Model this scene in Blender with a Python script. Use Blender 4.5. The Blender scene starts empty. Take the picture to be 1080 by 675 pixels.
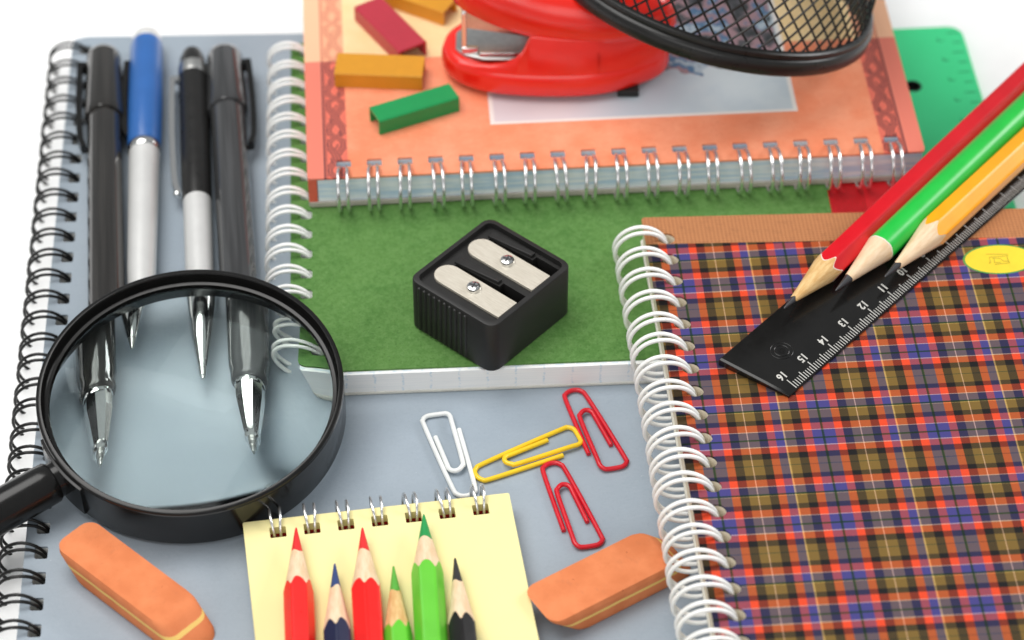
import bpy, bmesh, math, random
from mathutils import Vector, Matrix

# ------------------------------------------------------------------ scene, camera, light
S = 0.001                                   # everything below is written in millimetres
R_ = math.radians
sc = bpy.context.scene
col = sc.collection
random.seed(7)

cam_data = bpy.data.cameras.new('camera')
cam = bpy.data.objects.new('camera', cam_data)
col.objects.link(cam)
cam.location = (0, -533.3 * S, 515.0 * S)
cam.rotation_euler = (R_(46), 0, 0)
cam_data.sensor_width = 36
cam_data.lens = 97.93
cam_data.clip_start = 0.02
cam_data.clip_end = 50
cam_data.dof.use_dof = True
cam_data.dof.focus_distance = 0.70
cam_data.dof.aperture_fstop = 11.0
sc.camera = cam

world = bpy.data.worlds.new('World')
sc.world = world
world.use_nodes = True
wb = world.node_tree.nodes['Background']
wb.inputs[0].default_value = (0.95, 0.98, 1.0, 1)
wb.inputs[1].default_value = 0.34


def softbox(name, loc, target, size, power, color):
    d = bpy.data.lights.new(name, 'AREA')
    d.shape = 'RECTANGLE'
    d.size, d.size_y = size
    d.energy = power
    d.color = color
    o = bpy.data.objects.new(name, d)
    col.objects.link(o)
    o.location = loc
    o.rotation_euler = (Vector(target) - Vector(loc)).to_track_quat('-Z', 'Y').to_euler()
    return o


softbox('key_softbox', (-0.40, 0.16, 1.25), (0, 0, 0), (1.1, 0.9), 15.5, (1.0, 0.985, 0.96))
softbox('fill_softbox', (-0.15, -1.35, 0.95), (0, 0, 0), (1.3, 0.8), 7.0, (1.0, 0.99, 0.97))
# lamp that burns out the white sheet behind the stationery, as in a catalogue shot
softbox('backdrop_softbox', (1.15, 0.55, 0.7), (0.33, 0.42, 0), (0.5, 0.4), 9.0, (1.0, 1.0, 1.0))

sc.view_settings.view_transform = 'Standard'
sc.view_settings.look = 'None'
sc.view_settings.exposure = 0.08
sc.view_settings.gamma = 1
sc.render.engine = 'CYCLES'
sc.cycles.use_denoising = True
sc.cycles.max_bounces = 14
sc.cycles.transmission_bounces = 10
sc.cycles.caustics_refractive = True
sc.cycles.caustics_reflective = True
sc.cycles.blur_glossy = 0.5


# ------------------------------------------------------------------ material helpers
def lin(r, g, b):
    def f(v):
        v /= 255.0
        return v / 12.92 if v <= 0.04045 else ((v + 0.055) / 1.055) ** 2.4
    return (f(r), f(g), f(b), 1.0)


class X:
    """a node socket one can calculate with"""
    def __init__(self, nt, s):
        self.nt, self.s = nt, s

    def _m(self, op, *others, swap=False):
        n = self.nt.nodes.new('ShaderNodeMath')
        n.operation = op
        args = [self, *others]
        if swap:
            args = [others[0], self]
        for i, a in enumerate(args):
            if isinstance(a, X):
                self.nt.links.new(a.s, n.inputs[i])
            else:
                n.inputs[i].default_value = a
        return X(self.nt, n.outputs[0])

    def __add__(self, o): return self._m('ADD', o)
    __radd__ = __add__
    def __sub__(self, o): return self._m('SUBTRACT', o)
    def __rsub__(self, o): return self._m('SUBTRACT', o, swap=True)
    def __mul__(self, o): return self._m('MULTIPLY', o)
    __rmul__ = __mul__
    def __truediv__(self, o): return self._m('DIVIDE', o)
    def __lt__(self, o): return self._m('LESS_THAN', o)
    def __gt__(self, o): return self._m('GREATER_THAN', o)
    def sin(self): return self._m('SINE')
    def abs(self): return self._m('ABSOLUTE')
    def fract(self): return self._m('FRACT')
    def floor(self): return self._m('FLOOR')
    def pow(self, p): return self._m('POWER', p)
    def min(self, o): return self._m('MINIMUM', o)
    def max(self, o): return self._m('MAXIMUM', o)
    def between(self, a, b): return (self > a) * (self < b)

    def smooth(self, a, b):
        n = self.nt.nodes.new('ShaderNodeMapRange')
        n.interpolation_type = 'SMOOTHSTEP'
        self.nt.links.new(self.s, n.inputs[0])
        n.inputs[1].default_value, n.inputs[2].default_value = a, b
        return X(self.nt, n.outputs[0])


class Mat:
    def __init__(self, name, base=(0.5, 0.5, 0.5, 1), rough=0.5, spec=0.5, metal=0.0):
        self.m = bpy.data.materials.new(name)
        self.m.use_nodes = True
        self.nt = self.m.node_tree
        self.b = self.nt.nodes['Principled BSDF']
        self.b.inputs['Base Color'].default_value = base
        self.b.inputs['Roughness'].default_value = rough
        self.b.inputs['Specular IOR Level'].default_value = spec
        self.b.inputs['Metallic'].default_value = metal
        self._co = None

    def co(self):
        """object coordinates in millimetres"""
        if self._co is None:
            t = self.nt.nodes.new('ShaderNodeTexCoord')
            v = self.nt.nodes.new('ShaderNodeVectorMath')
            v.operation = 'SCALE'
            v.inputs['Scale'].default_value = 1 / S
            self.nt.links.new(t.outputs['Object'], v.inputs[0])
            self._co = v.outputs[0]
        return self._co

    def xyz(self):
        s = self.nt.nodes.new('ShaderNodeSeparateXYZ')
        self.nt.links.new(self.co(), s.inputs[0])
        return [X(self.nt, s.outputs[i]) for i in range(3)]

    def noise(self, scale, detail=3, rough=0.55, stretch=(1, 1, 1), dist=0.0):
        mp = self.nt.nodes.new('ShaderNodeMapping')
        mp.inputs['Scale'].default_value = stretch
        self.nt.links.new(self.co(), mp.inputs[0])
        n = self.nt.nodes.new('ShaderNodeTexNoise')
        n.inputs['Scale'].default_value = scale
        n.inputs['Detail'].default_value = detail
        n.inputs['Roughness'].default_value = rough
        n.inputs['Distortion'].default_value = dist
        self.nt.links.new(mp.outputs[0], n.inputs['Vector'])
        return X(self.nt, n.outputs[0])

    def voronoi(self, scale, stretch=(1, 1, 1)):
        mp = self.nt.nodes.new('ShaderNodeMapping')
        mp.inputs['Scale'].default_value = stretch
        self.nt.links.new(self.co(), mp.inputs[0])
        n = self.nt.nodes.new('ShaderNodeTexVoronoi')
        n.inputs['Scale'].default_value = scale
        self.nt.links.new(mp.outputs[0], n.inputs['Vector'])
        return X(self.nt, n.outputs['Distance']), X(self.nt, n.outputs['Color'])

    def mix(self, f, a, b, mode='MIX'):
        n = self.nt.nodes.new('ShaderNodeMix')
        n.data_type = 'RGBA'
        n.blend_type = mode
        for idx, v in ((0, f), (6, a), (7, b)):
            if isinstance(v, X):
                self.nt.links.new(v.s, n.inputs[idx])
            else:
                n.inputs[idx].default_value = v
        return X(self.nt, n.outputs[2])

    def ramp(self, f, stops, interp='CONSTANT'):
        n = self.nt.nodes.new('ShaderNodeValToRGB')
        cr = n.color_ramp
        cr.interpolation = interp
        while len(cr.elements) < len(stops):
            cr.elements.new(0.5)
        for e, (p, c) in zip(cr.elements, stops):
            e.position = p
        for e, (p, c) in zip(cr.elements, stops):
            e.position = p
            e.color = c
        self.nt.links.new(f.s, n.inputs[0])
        return X(self.nt, n.outputs[0])

    def color(self, c):
        self.nt.links.new(c.s, self.b.inputs['Base Color'])
        return self

    def set(self, name, v):
        if isinstance(v, X):
            self.nt.links.new(v.s, self.b.inputs[name])
        else:
            self.b.inputs[name].default_value = v
        return self

    def bump(self, h, strength=0.3, dist=0.1):
        n = self.nt.nodes.new('ShaderNodeBump')
        n.inputs['Strength'].default_value = strength
        n.inputs['Distance'].default_value = dist * S
        self.nt.links.new(h.s, n.inputs['Height'])
        self.nt.links.new(n.outputs[0], self.b.inputs['Normal'])
        return self


def plain(name, rgb, rough=0.45, spec=0.5, vary=0.06, scale=0.15, bump=0.0, bscale=2.0, metal=0.0):
    """one colour with slight real-world unevenness of tone and gloss"""
    m = Mat(name, lin(*rgb), rough, spec, metal)
    c = lin(*rgb)
    n = m.noise(scale, 4)
    lo = tuple(v * (1 - vary) for v in c[:3]) + (1,)
    hi = tuple(min(1, v * (1 + vary)) for v in c[:3]) + (1,)
    m.color(m.mix(n.smooth(0.3, 0.7), lo, hi))
    g = m.noise(scale * 4, 3)
    m.set('Roughness', g * 0.12 + (rough - 0.06))
    if bump:
        m.bump(m.noise(bscale, 3), bump, 0.1)
    return m


def dull_black(name, v=0.012, rough=0.35):
    m = Mat(name, (v, v, v, 1), rough, 0.36)
    n = m.noise(0.25, 4)
    m.set('Roughness', n.smooth(0.3, 0.75) * 0.07 + (rough - 0.03))
    m.color(m.mix(n, (v * .8, v * .78, v * .76, 1), (v * 1.3, v * 1.25, v * 1.2, 1)))
    return m


# ------------------------------------------------------------------ mesh helpers
class MB:
    def __init__(self):
        self.v, self.f, self.mi = [], [], []

    def add(self, verts, faces, mi=0):
        o = len(self.v)
        self.v += [tuple(p) for p in verts]
        self.f += [tuple(i + o for i in f) for f in faces]
        self.mi += [mi] * len(faces)

    def tube(self, pts, r, n=8, closed=False, mi=0):
        pts = [Vector(p) for p in pts]
        k = len(pts)
        rr = r if isinstance(r, (list, tuple)) else [r] * k
        tang = []
        for i in range(k):
            if closed:
                t = pts[(i + 1) % k] - pts[i - 1]
            else:
                t = pts[min(i + 1, k - 1)] - pts[max(i - 1, 0)]
            tang.append(t.normalized())
        up = Vector((0, 0, 1))
        if abs(tang[0].dot(up)) > 0.9:
            up = Vector((1, 0, 0))
        nrm = (up - tang[0] * up.dot(tang[0])).normalized()
        verts = []
        for i in range(k):
            t = tang[i]
            nrm = (nrm - t * nrm.dot(t)).normalized()
            bi = t.cross(nrm)
            for j in range(n):
                a = 2 * math.pi * j / n
                verts.append(pts[i] + (nrm * math.cos(a) + bi * math.sin(a)) * rr[i])
        faces = []
        for i in range(k if closed else k - 1):
            i2 = (i + 1) % k
            for j in range(n):
                j2 = (j + 1) % n
                faces.append((i * n + j, i * n + j2, i2 * n + j2, i2 * n + j))
        if not closed:
            faces.append(tuple(range(n - 1, -1, -1)))
            faces.append(tuple((k - 1) * n + j for j in range(n)))
        self.add(verts, faces, mi)

    def lathe(self, prof, n=32, axis='x', centre=(0, 0, 0), mi=0, sx=1.0, closed=False):
        """prof: (along, radius) pairs; radius 0 closes to a point"""
        cx, cy, cz = centre
        rings, verts, faces = [], [], []
        for a, r in prof:
            ring = []
            if r <= 1e-6:
                ring = [len(verts)] * n
                verts.append((a, 0, 0))
            else:
                for j in range(n):
                    th = 2 * math.pi * j / n
                    ring.append(len(verts))
                    verts.append((a, r * math.cos(th), r * math.sin(th)))
            rings.append(ring)
        seq = list(zip(rings[:-1], rings[1:]))
        if closed:
            seq.append((rings[-1], rings[0]))
        for A, B in seq:
            for j in range(n):
                j2 = (j + 1) % n
                f = []
                for q in (A[j], A[j2], B[j2], B[j]):
                    if q not in f:
                        f.append(q)
                if len(f) > 2:
                    faces.append(tuple(f))
        out = []
        for x, y, z in verts:
            if axis == 'x':
                out.append((cx + x, cy + y, cz + z))
            elif axis == 'y':
                out.append((cx + z, cy + x, cz + y))
            else:
                out.append((cx + y, cy + z, cz + x))
        self.add(out, faces, mi)

    def box(self, x0, y0, z0, x1, y1, z1, mi=0):
        v = [(x0, y0, z0), (x1, y0, z0), (x1, y1, z0), (x0, y1, z0), (x0, y0, z1), (x1, y0, z1), (x1, y1, z1), (x0, y1, z1)]
        self.add(v, [(3, 2, 1, 0), (4, 5, 6, 7), (0, 1, 5, 4), (1, 2, 6, 5), (2, 3, 7, 6), (3, 0, 4, 7)], mi)

    def prism(self, loop, z0, z1, mi=0):
        n = len(loop)
        v = [(x, y, z0) for x, y in loop] + [(x, y, z1) for x, y in loop]
        self.add(v, [tuple(range(n - 1, -1, -1)), tuple(range(n, 2 * n))] +
                 [(i, (i + 1) % n, n + (i + 1) % n, n + i) for i in range(n)], mi)

    def loft(self, secs, mi=0, cap=True):
        n = len(secs[0])
        v = [p for s in secs for p in s]
        f = []
        for i in range(len(secs) - 1):
            for j in range(n):
                j2 = (j + 1) % n
                f.append((i * n + j, i * n + j2, (i + 1) * n + j2, (i + 1) * n + j))
        if cap:
            f.append(tuple(range(n - 1, -1, -1)))
            f.append(tuple((len(secs) - 1) * n + j for j in range(n)))
        self.add(v, f, mi)

    def mesh(self, name):
        me = bpy.data.meshes.new(name)
        me.from_pydata([(x * S, y * S, z * S) for x, y, z in self.v], [], self.f)
        me.polygons.foreach_set('material_index', self.mi)
        bm = bmesh.new()
        bm.from_mesh(me)
        bmesh.ops.recalc_face_normals(bm, faces=bm.faces)
        bm.to_mesh(me)
        bm.free()
        return me


def part(name, mb, mats, parent=None, smooth=35, bevel=0, bseg=2, subsurf=0, label=None):
    me = mb.mesh(name) if isinstance(mb, MB) else mb
    o = bpy.data.objects.new(name, me)
    col.objects.link(o)
    for m in (mats if isinstance(mats, (list, tuple)) else [mats]):
        me.materials.append(m.m)
    if parent is not None:
        o.parent = parent
    if smooth:
        for p in me.polygons:
            p.use_smooth = True
        try:
            me.set_sharp_from_angle(angle=R_(smooth))
        except Exception:
            pass
    if bevel:
        b = o.modifiers.new('bevel', 'BEVEL')
        b.width = bevel * S
        b.segments = bseg
        b.limit_method = 'ANGLE'
        b.angle_limit = R_(40)
        b.harden_normals = False
    if subsurf:
        b = o.modifiers.new('subsurf', 'SUBSURF')
        b.levels = b.render_levels = subsurf
    if label:
        o['label'] = label
    return o


def thing(name, label, cat, loc, rotz=0, rot=None, group=None):
    o = bpy.data.objects.new(name, None)
    col.objects.link(o)
    o.empty_display_size = 0.01
    o.location = [v * S for v in loc]
    o.rotation_euler = rot if rot else (0, 0, R_(rotz))
    o['label'], o['category'] = label, cat
    if group:
        o['group'] = group
    return o


def rrect(x0, y0, x1, y1, r=2.0, n=5, corners=(1, 1, 1, 1)):
    """rounded rectangle, counter-clockwise from lower left"""
    out = []
    for k, (cx, cy, a0) in enumerate(((x0 + r, y0 + r, 180), (x1 - r, y0 + r, 270), (x1 - r, y1 - r, 0), (x0 + r, y1 - r, 90))):
        if not corners[k]:
            out.append(((x0, y0), (x1, y0), (x1, y1), (x0, y1))[k])
            continue
        for i in range(n + 1):
            a = R_(a0 + 90 * i / n)
            out.append((cx + r * math.cos(a), cy + r * math.sin(a)))
    return out


def plate(outer, holes, z0, z1, skew=0.0):
    """flat sheet with real punched holes; skew slides y by x (a slightly out-of-square trim)"""
    bm = bmesh.new()
    edges = []
    for loop in [outer] + holes:
        vs = [bm.verts.new((x * S, (y + skew * x) * S, z1 * S)) for x, y in loop]
        for i in range(len(vs)):
            edges.append(bm.edges.new((vs[i], vs[(i + 1) % len(vs)])))
    bmesh.ops.triangle_fill(bm, use_beauty=True, use_dissolve=False, edges=edges, normal=(0, 0, 1))
    ret = bmesh.ops.extrude_face_region(bm, geom=list(bm.faces))
    bmesh.ops.translate(bm, verts=[v for v in ret['geom'] if isinstance(v, bmesh.types.BMVert)], vec=(0, 0, (z0 - z1) * S))
    bmesh.ops.recalc_face_normals(bm, faces=bm.faces)
    me = bpy.data.meshes.new('plate')
    bm.to_mesh(me)
    bm.free()
    return me


def twin_wire(us, du, R, vc, zc, r, put, seg=40, hole_v=4.5):
    """a twin-loop binding wire: pairs of loops joined inside each hole and along the back"""
    mb = MB()
    for u in us:
        j = random.uniform(-0.12, 0.12)
        lean = random.uniform(-0.4, 0.4)
        swing = random.gauss(0, 0.35)
        R1 = R * random.uniform(0.985, 1.015)
        for s in (-1, 1):
            pts = []
            for i in range(seg):
                a = 2 * math.pi * i / seg
                vv = vc + R1 * math.cos(a)
                zz = zc + R1 * math.sin(a)
                # the two wires run closer together where they enter the hole
                w = du * (0.62 + 0.38 * min(1.0, max(0.0, (hole_v - vv) / (R * 0.8))))
                pts.append(put(u + j + s * w + lean * math.sin(a) * 0.6 + swing * (1 - math.cos(a)) * 0.5, vv, zz))
            mb.tube(pts, r, 8, True)
        tip = [put(u + j + k * du * 0.62, vc + R * 0.99, zc + 0.2) for k in (-1, -0.5, 0, 0.5, 1)]
        mb.tube(tip, r * 0.95, 8)
    return mb


def frange(a, step, n):
    return [a + step * i for i in range(n)]


# ------------------------------------------------------------------ shared materials
M = {}
M['table'] = plain('white_table', (250, 250, 250), 0.7, 0.2, 0.01)
M['chrome'] = Mat('chrome', (0.75, 0.75, 0.74, 1), 0.13, 0.5, 1.0)
M['steel'] = plain('brushed_steel', (205, 205, 202), 0.3, 0.5, 0.08, 0.6, metal=1.0)
M['black_plastic'] = dull_black('black_plastic', 0.007, 0.2)
M['white_wire'] = plain('white_coated_wire', (248, 248, 245), 0.32, 0.5, 0.03)
M['black_wire'] = dull_black('black_coated_wire', 0.008, 0.3)
M['silver_wire'] = Mat('silver_wire', (0.8, 0.8, 0.8, 1), 0.24, 0.5, 0.9)


def paper_stack(name, rgb, line_rgb, freq=1.6, strength=0.5, grid=None, tint=None):
    """edges of many sheets: thin layers along z, with the sheet's ruling showing as ticks"""
    m = Mat(name, lin(*rgb), 0.85, 0.2)
    x, y, z = m.xyz()
    n = m.noise(1.0, 4, 0.6, (0.03, 0.03, freq * 2.2))
    f = n.smooth(0.35, 0.68) * strength
    c = m.mix(f, lin(*rgb), lin(*line_rgb))
    if grid:
        w, gc = grid
        j = m.noise(0.9, 2, 0.5, (0.02, 0.02, 1.5)) * 1.2
        k = m.noise(0.35, 3, 0.6, (1, 1, 4)).smooth(0.42, 0.62)
        gx = (((x + j) / w).fract() < 0.07).max(((y + j) / w).fract() < 0.07) * k
        c = m.mix(gx * 0.4, c, lin(*gc))
    if tint:
        b = m.noise(0.5, 4, 0.65, (0.05, 0.05, 1.3))
        c = m.mix(b.smooth(0.42, 0.6) * 0.75, c, lin(*tint))
    m.color(c)
    m.bump(n, 0.4, 0.08)
    return m


# ------------------------------------------------------------------ the setting
mb = MB()
mb.add([(-4000, -3000, -8.2), (4000, -3000, -8.2), (4000, 5000, -8.2), (-4000, 5000, -8.2)], [(0, 1, 2, 3)])
o = part('table_surface', mb, M['table'], None, 0)
o['kind'] = 'structure'

# ------------------------------------------------------------------ grey notebook (top of its cover is z = 0)
t = thing('spiral_notebook', 'large grey notebook with black wire binding underneath all the other stationery', 'notebook', (-130.6, 121.2, -8.2), 3.15, group='wire bound notebooks')
m = Mat('grey_cover', lin(158, 170, 180), 0.42, 0.4)
n = m.noise(0.02, 4)
c = m.mix(n.smooth(0.3, 0.7), lin(146, 158, 169), lin(157, 168, 178))
sp = m.noise(1.3, 3, 0.6)
c = m.mix(sp.smooth(0.45, 0.75) * 0.12, c, lin(118, 128, 138))
dst = m.noise(0.7, 2, 0.5)
c = m.mix((dst > 0.785) * 0.35, c, lin(205, 212, 216))
scf = m.noise(0.05, 6, 0.7, (1, 3, 1), 3.0)
c = m.mix(((scf - 0.5).abs() < 0.004) * 0.22, c, lin(182, 192, 200))
smu = m.noise(0.035, 5, 0.6)
c = m.mix(smu.smooth(0.5, 0.75) * 0.08, c, lin(136, 146, 156))
m.color(c)
m.set('Roughness', m.noise(0.08, 5) * 0.16 + 0.34)
m.bump(m.noise(4.0, 2), 0.05, 0.05)
M['grey_cover'] = m
us = frange(-6.4, -8.22, 30)
hl = [rrect(2.5, u - 2.0, 5.7, u + 2.0, 0.5, 3) for u in us]
outer = [(0, -255), (205, -255), (205, -3), (202, 0), (4, 0), (0.6, -1.2), (0, -4)]
part('front_cover', plate(outer, hl, -0.6 + 8.2, 8.2, -0.030), M['grey_cover'], t, 30)
M['grey_pages'] = paper_stack('grey_pages', (236, 236, 232), (190, 192, 194))
outer_p = [(0.8, -254), (204, -254), (204, -1.2), (0.8, -1.2)]
part('pages', plate(outer_p, hl, 1.0, 7.55, -0.030), M['grey_pages'], t, 30)
part('back_cover', plate(outer, hl, 0.1, 0.95, -0.030), M['grey_cover'], t, 30)
part('wire_binding', twin_wire(us, 1.1, 6.2, -0.6, 4.3, 0.42, lambda u, v, z: (v, u, z)), M['black_wire'], t, 60)

# ------------------------------------------------------------------ green notebook
t = thing('spiral_notebook', 'green notebook with white wire binding, under the black sharpener', 'notebook', (-57.0, -27.6, 0.1), 3.2, group='wire bound notebooks')
m = Mat('green_cover', lin(74, 122, 48), 0.75, 0.25)
a, b, g = m.noise(0.07, 5, 0.65), m.noise(0.7, 4, 0.7), m.noise(1.7, 3, 0.6)
c = m.mix(a.smooth(0.3, 0.7), lin(72, 116, 52), lin(86, 128, 62))
c = m.mix(b.smooth(0.35, 0.68) * 0.6, c, lin(104, 144, 80))
c = m.mix(g.smooth(0.54, 0.7) * 0.5, c, lin(46, 84, 34))
g2 = m.noise(1.25, 3, 0.6)
c = m.mix(g2.smooth(0.58, 0.75) * 0.28, c, lin(132, 164, 104))
m.color(c)
m.bump(b, 0.15, 0.1)
M['green_cover'] = m
GW, GH = 157.5, 136
us = frange(5.6, 7.87, 17)
hl = [rrect(2.7, u - 1.75, 5.8, u + 1.75, 0.9, 4) for u in us]
part('front_cover', plate(rrect(0, 0, GW, GH, 1.5, 3), hl, 7.2, 7.7), M['green_cover'], t, 30)
M['grid_pages'] = paper_stack('grid_pages', (250, 250, 249), (226, 231, 234), 1.6, 0.4, (7.3, (150, 195, 225)))
part('pages', plate(rrect(0.3, -1.2, GW - 0.5, GH - 0.5, 0.6, 2), hl, 0.75, 7.15), M['grid_pages'], t, 30)
M['pale_card'] = plain('pale_card', (215, 214, 205), 0.7)
part('back_cover', plate(rrect(0, -1.5, GW, GH, 1.5, 3), hl, 0.1, 0.7), M['pale_card'], t, 30)
part('wire_binding', twin_wire(us, 1.1, 6.1, -0.5, 3.95, 0.54, lambda u, v, z: (v, u, z)), M['white_wire'], t, 60)

# ------------------------------------------------------------------ orange notebook
t = thing('spiral_notebook', 'orange notebook with patterned borders and silver wire binding, carrying the stapler', 'notebook', (-55.5, 36.3, 7.9), 3.95, group='wire bound notebooks')
m = Mat('orange_cover', lin(238, 140, 98), 0.5, 0.4)
x, y, z = m.xyz()
n1, n2 = m.noise(0.09, 5, 0.6), m.noise(0.5, 6, 0.7, (1, 1, 1), 1.5)
main = m.mix(n1.smooth(0.25, 0.75), lin(240, 138, 98), lin(246, 160, 124))
main = m.mix(n2.smooth(0.62, 0.72) * 0.45, main, lin(222, 112, 66))
fib = m.noise(0.16, 5, 0.7, (0.6, 1.5, 1), 2.5)
main = m.mix(((fib - 0.5).abs() < 0.008) * 0.35, main, lin(206, 100, 62))
main = m.mix(((fib - 0.58).abs() < 0.006) * 0.3, main, lin(252, 190, 150))
cream = m.mix(n1.smooth(0.3, 0.7), lin(240, 208, 152), lin(247, 220, 170))
upper = y > 50.5
c = m.mix(upper, main, cream)
# side bands with an interlaced border between two rules
W_ = 169.0
xs = (x - W_ / 2).abs() * -1 + W_ / 2             # distance from the nearer side edge
band_lo = m.mix(upper, lin(226, 112, 92), lin(244, 176, 138))
edge_lo = m.mix(upper, lin(232, 128, 108), lin(247, 190, 152))
c = m.mix(xs < 11.2, c, band_lo)
c = m.mix(xs < 4.6, c, edge_lo)
ph = y * (2 * math.pi / 17.0)
w1 = xs - 8.2 - (ph.sin() + (ph * 2).sin() * 0.35) * 2.0
w2 = xs - 8.2 + (ph.sin() + (ph * 2).sin() * 0.35) * 2.0
w3 = xs - 8.2 - (ph + 1.57).sin() * 1.5
line = (w1.abs() < 0.26).max((w1.abs() - 0.85).abs() < 0.26)
line2 = ((w2.abs() < 0.26).max((w2.abs() - 0.85).abs() < 0.26)) * (w1.abs() > 1.3)
dots = ((w3.abs() < 0.25) * ((ph * 3).sin() > 0.2))
inb = xs.between(5.6, 11.0)
orn = line.max(line2).max(dots) * inb
orn = orn.max(xs.between(4.6, 5.2)).max(xs.between(5.45, 5.6))
dark = m.mix(upper, lin(96, 54, 58), lin(204, 122, 98))
c = m.mix(orn * 0.85, c, dark)
# pale framed panel with a blurred colour picture printed in its upper half
px = x.between(51.0, 136.8) * (y > 19.5)
frame = px * (1.0 - x.between(52.2, 135.6) * (y > 20.6))
pn = m.noise(0.05, 3)
panel = m.mix(pn.smooth(0.35, 0.65), lin(186, 198, 206), lin(200, 209, 213))
pinkish = m.mix((x * -1 + 92).smooth(0, 22) * 0.6, panel, lin(226, 204, 205))
vd, vc_ = m.voronoi(0.11, (1, 0.8, 1))
pic = m.ramp(m.noise(0.09, 3, 0.6) + vd * 0.15, [(0.0, lin(58, 62, 64)), (0.47, lin(84, 84, 88)), (0.53, lin(160, 130, 136)), (0.61, lin(84, 118, 150)), (0.66, lin(170, 184, 194)), (0.74, lin(60, 70, 74))])
pic_edge = y + m.noise(0.12, 2) * 14.0
pmask = (pic_edge > 46.0) * x.between(80.0, 135.0)
pinkish = m.mix(pmask, pinkish, pic)
c = m.mix(px, c, pinkish)
c = m.mix(frame, c, lin(232, 226, 220))
m.color(c)
m.set('Roughness', n2 * 0.14 + 0.4)
M['orange_cover'] = m
OW, OH = 169.2, 118
us = frange(10.0, 8.37, 19)
hl = [rrect(u - 2.0, 4.4, u + 2.0, 7.2, 0.3, 2) for u in us]
part('front_cover', plate(rrect(0, 0, OW, OH, 1.2, 3), hl, 9.5, 10.1), M['orange_cover'], t, 30)
M['blue_pages'] = paper_stack('blue_ruled_pages', (240, 244, 247), (208, 220, 230), 1.8, 0.5, None, (172, 204, 232))
part('pages', plate(rrect(2.6, 0.2, OW - 0.6, OH - 1, 0.4, 2), hl, 1.75, 9.45), M['blue_pages'], t, 30)
mb = MB()
mb.box(0.1, 0.12, 1.75, 2.5, OH - 1, 9.45)
M['orange_spine'] = plain('orange_spine', (226, 100, 78), 0.6)
part('inner_divider', mb, M['orange_spine'], t, 30)
M['grey_card'] = plain('grey_card', (178, 172, 160), 0.75)
part('back_cover', plate(rrect(0, -0.5, OW, OH, 1.2, 3), hl, 0.35, 1.7), M['grey_card'], t, 30)
part('wire_binding', twin_wire(us, 1.25, 6.0, -0.1, 6.0, 0.5, lambda u, v, z: (u, v, z), 40, 5.4), M['silver_wire'], t, 60)

# ------------------------------------------------------------------ red exercise book and green ruler lying behind, on the table
t = thing('exercise_book', 'red book edge showing between the orange notebook and the tartan one', 'book', (94.2, -97.5, -8.1), 3.0)
M['red_card'] = plain('red_card', (205, 14, 26), 0.5)
part('front_cover', plate(rrect(0, 0, 27, 150, 1, 2), [], 15.2, 15.9), M['red_card'], t, 30)
M['plain_pages'] = paper_stack('plain_pages', (236, 232, 224), (200, 196, 190))
part('pages', plate(rrect(0.5, 0.8, 26.5, 149.2, 0.5, 2), [], 0.75, 15.15), M['plain_pages'], t, 30)
part('back_cover', plate(rrect(0, 0, 27, 150, 1, 2), [], 0.05, 0.7), M['red_card'], t, 30)

t = thing('ruler', 'wide green plastic ruler with a hole, sticking out behind the orange notebook', 'ruler', (135.6, 133.2, -8.1), 4.2)
m = Mat('green_plastic', lin(64, 214, 142), 0.35, 0.5)
n = m.noise(0.05, 3)
m.color(m.mix(n, lin(56, 210, 134), lin(72, 220, 150)))
m.set('Subsurface Weight', 0.0)
M['green_plastic'] = m
hc = (-19.4, -26.6)
hole = [(hc[0] + 2.1 * math.cos(2 * math.pi * i / 20), hc[1] + 2.1 * math.sin(2 * math.pi * i / 20)) for i in range(20)]
part('ruler_body', plate(rrect(-37.5, -120, 0, 0.8, 4.5, 6), [hole], 0.1, 2.3), M['green_plastic'], t, 30, 0.4)
mb = MB()
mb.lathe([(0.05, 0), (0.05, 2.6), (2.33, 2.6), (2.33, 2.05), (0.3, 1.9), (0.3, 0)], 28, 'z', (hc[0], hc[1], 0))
part('hang_hole', mb, dull_black('hole_shade_black', 0.012, 0.5), t, 30)  # black cup lining the hole, its colour stands in for the shade inside
mb = MB()
for i in range(120):
    y = -2.5 - i * 0.94
    L = 3.6 if i % 10 == 0 else (2.7 if i % 5 == 0 else 0)
    if L:
        mb.box(-1.2 - L, y, 2.31, -1.2, y + 0.28, 2.36)
for k in range(8):
    mb.box(-8.3, -6.2 - k * 9.4, 2.31, -6.6, -5.9 - k * 9.4, 2.36)
    mb.box(-8.3, -5.9 - k * 9.4, 2.31, -8.0, -4.7 - k * 9.4, 2.36)
M['dark_green_ink'] = plain('dark_green_ink', (20, 118, 66), 0.6)
part('scale_marking', mb, M['dark_green_ink'], t, 0)

# ------------------------------------------------------------------ tartan notebook
PZ = 7.9
t = thing('spiral_notebook', 'tartan patterned notebook with white wire binding, under the black ruler', 'notebook', (34.6, 22.4, PZ), 4.9, group='wire bound notebooks')
m = Mat('tartan_cover', lin(130, 90, 70), 0.5, 0.22)
x, y, z = m.xyz()
x, y = x - y * 0.014, y + x * 0.014            # the cloth print sits slightly askew on the cover
def raw(*v): return tuple(q / 255 for q in v) + (1.0,)
RD, BL, OL, DK = raw(240, 82, 50), raw(74, 73, 145), raw(130, 106, 56), raw(20, 22, 28)
WH, YE, GR = raw(225, 195, 190), raw(220, 190, 110), raw(16, 56, 44)
wu = 28.4 / 575
warp = [(80, OL), (133, DK), (176, RD), (215, BL), (258, YE), (268, OL), (318, DK), (362, RD), (405, BL), (452, GR), (465, BL), (522, RD), (562, DK), (607, OL), (649, WH)]
fx = ((x - 8.1) / 28.4 + (459 - 80) / 575 + 10).fract()
cw = m.ramp(fx, [((p - 80) / 575, c_) for p, c_ in warp])
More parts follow.
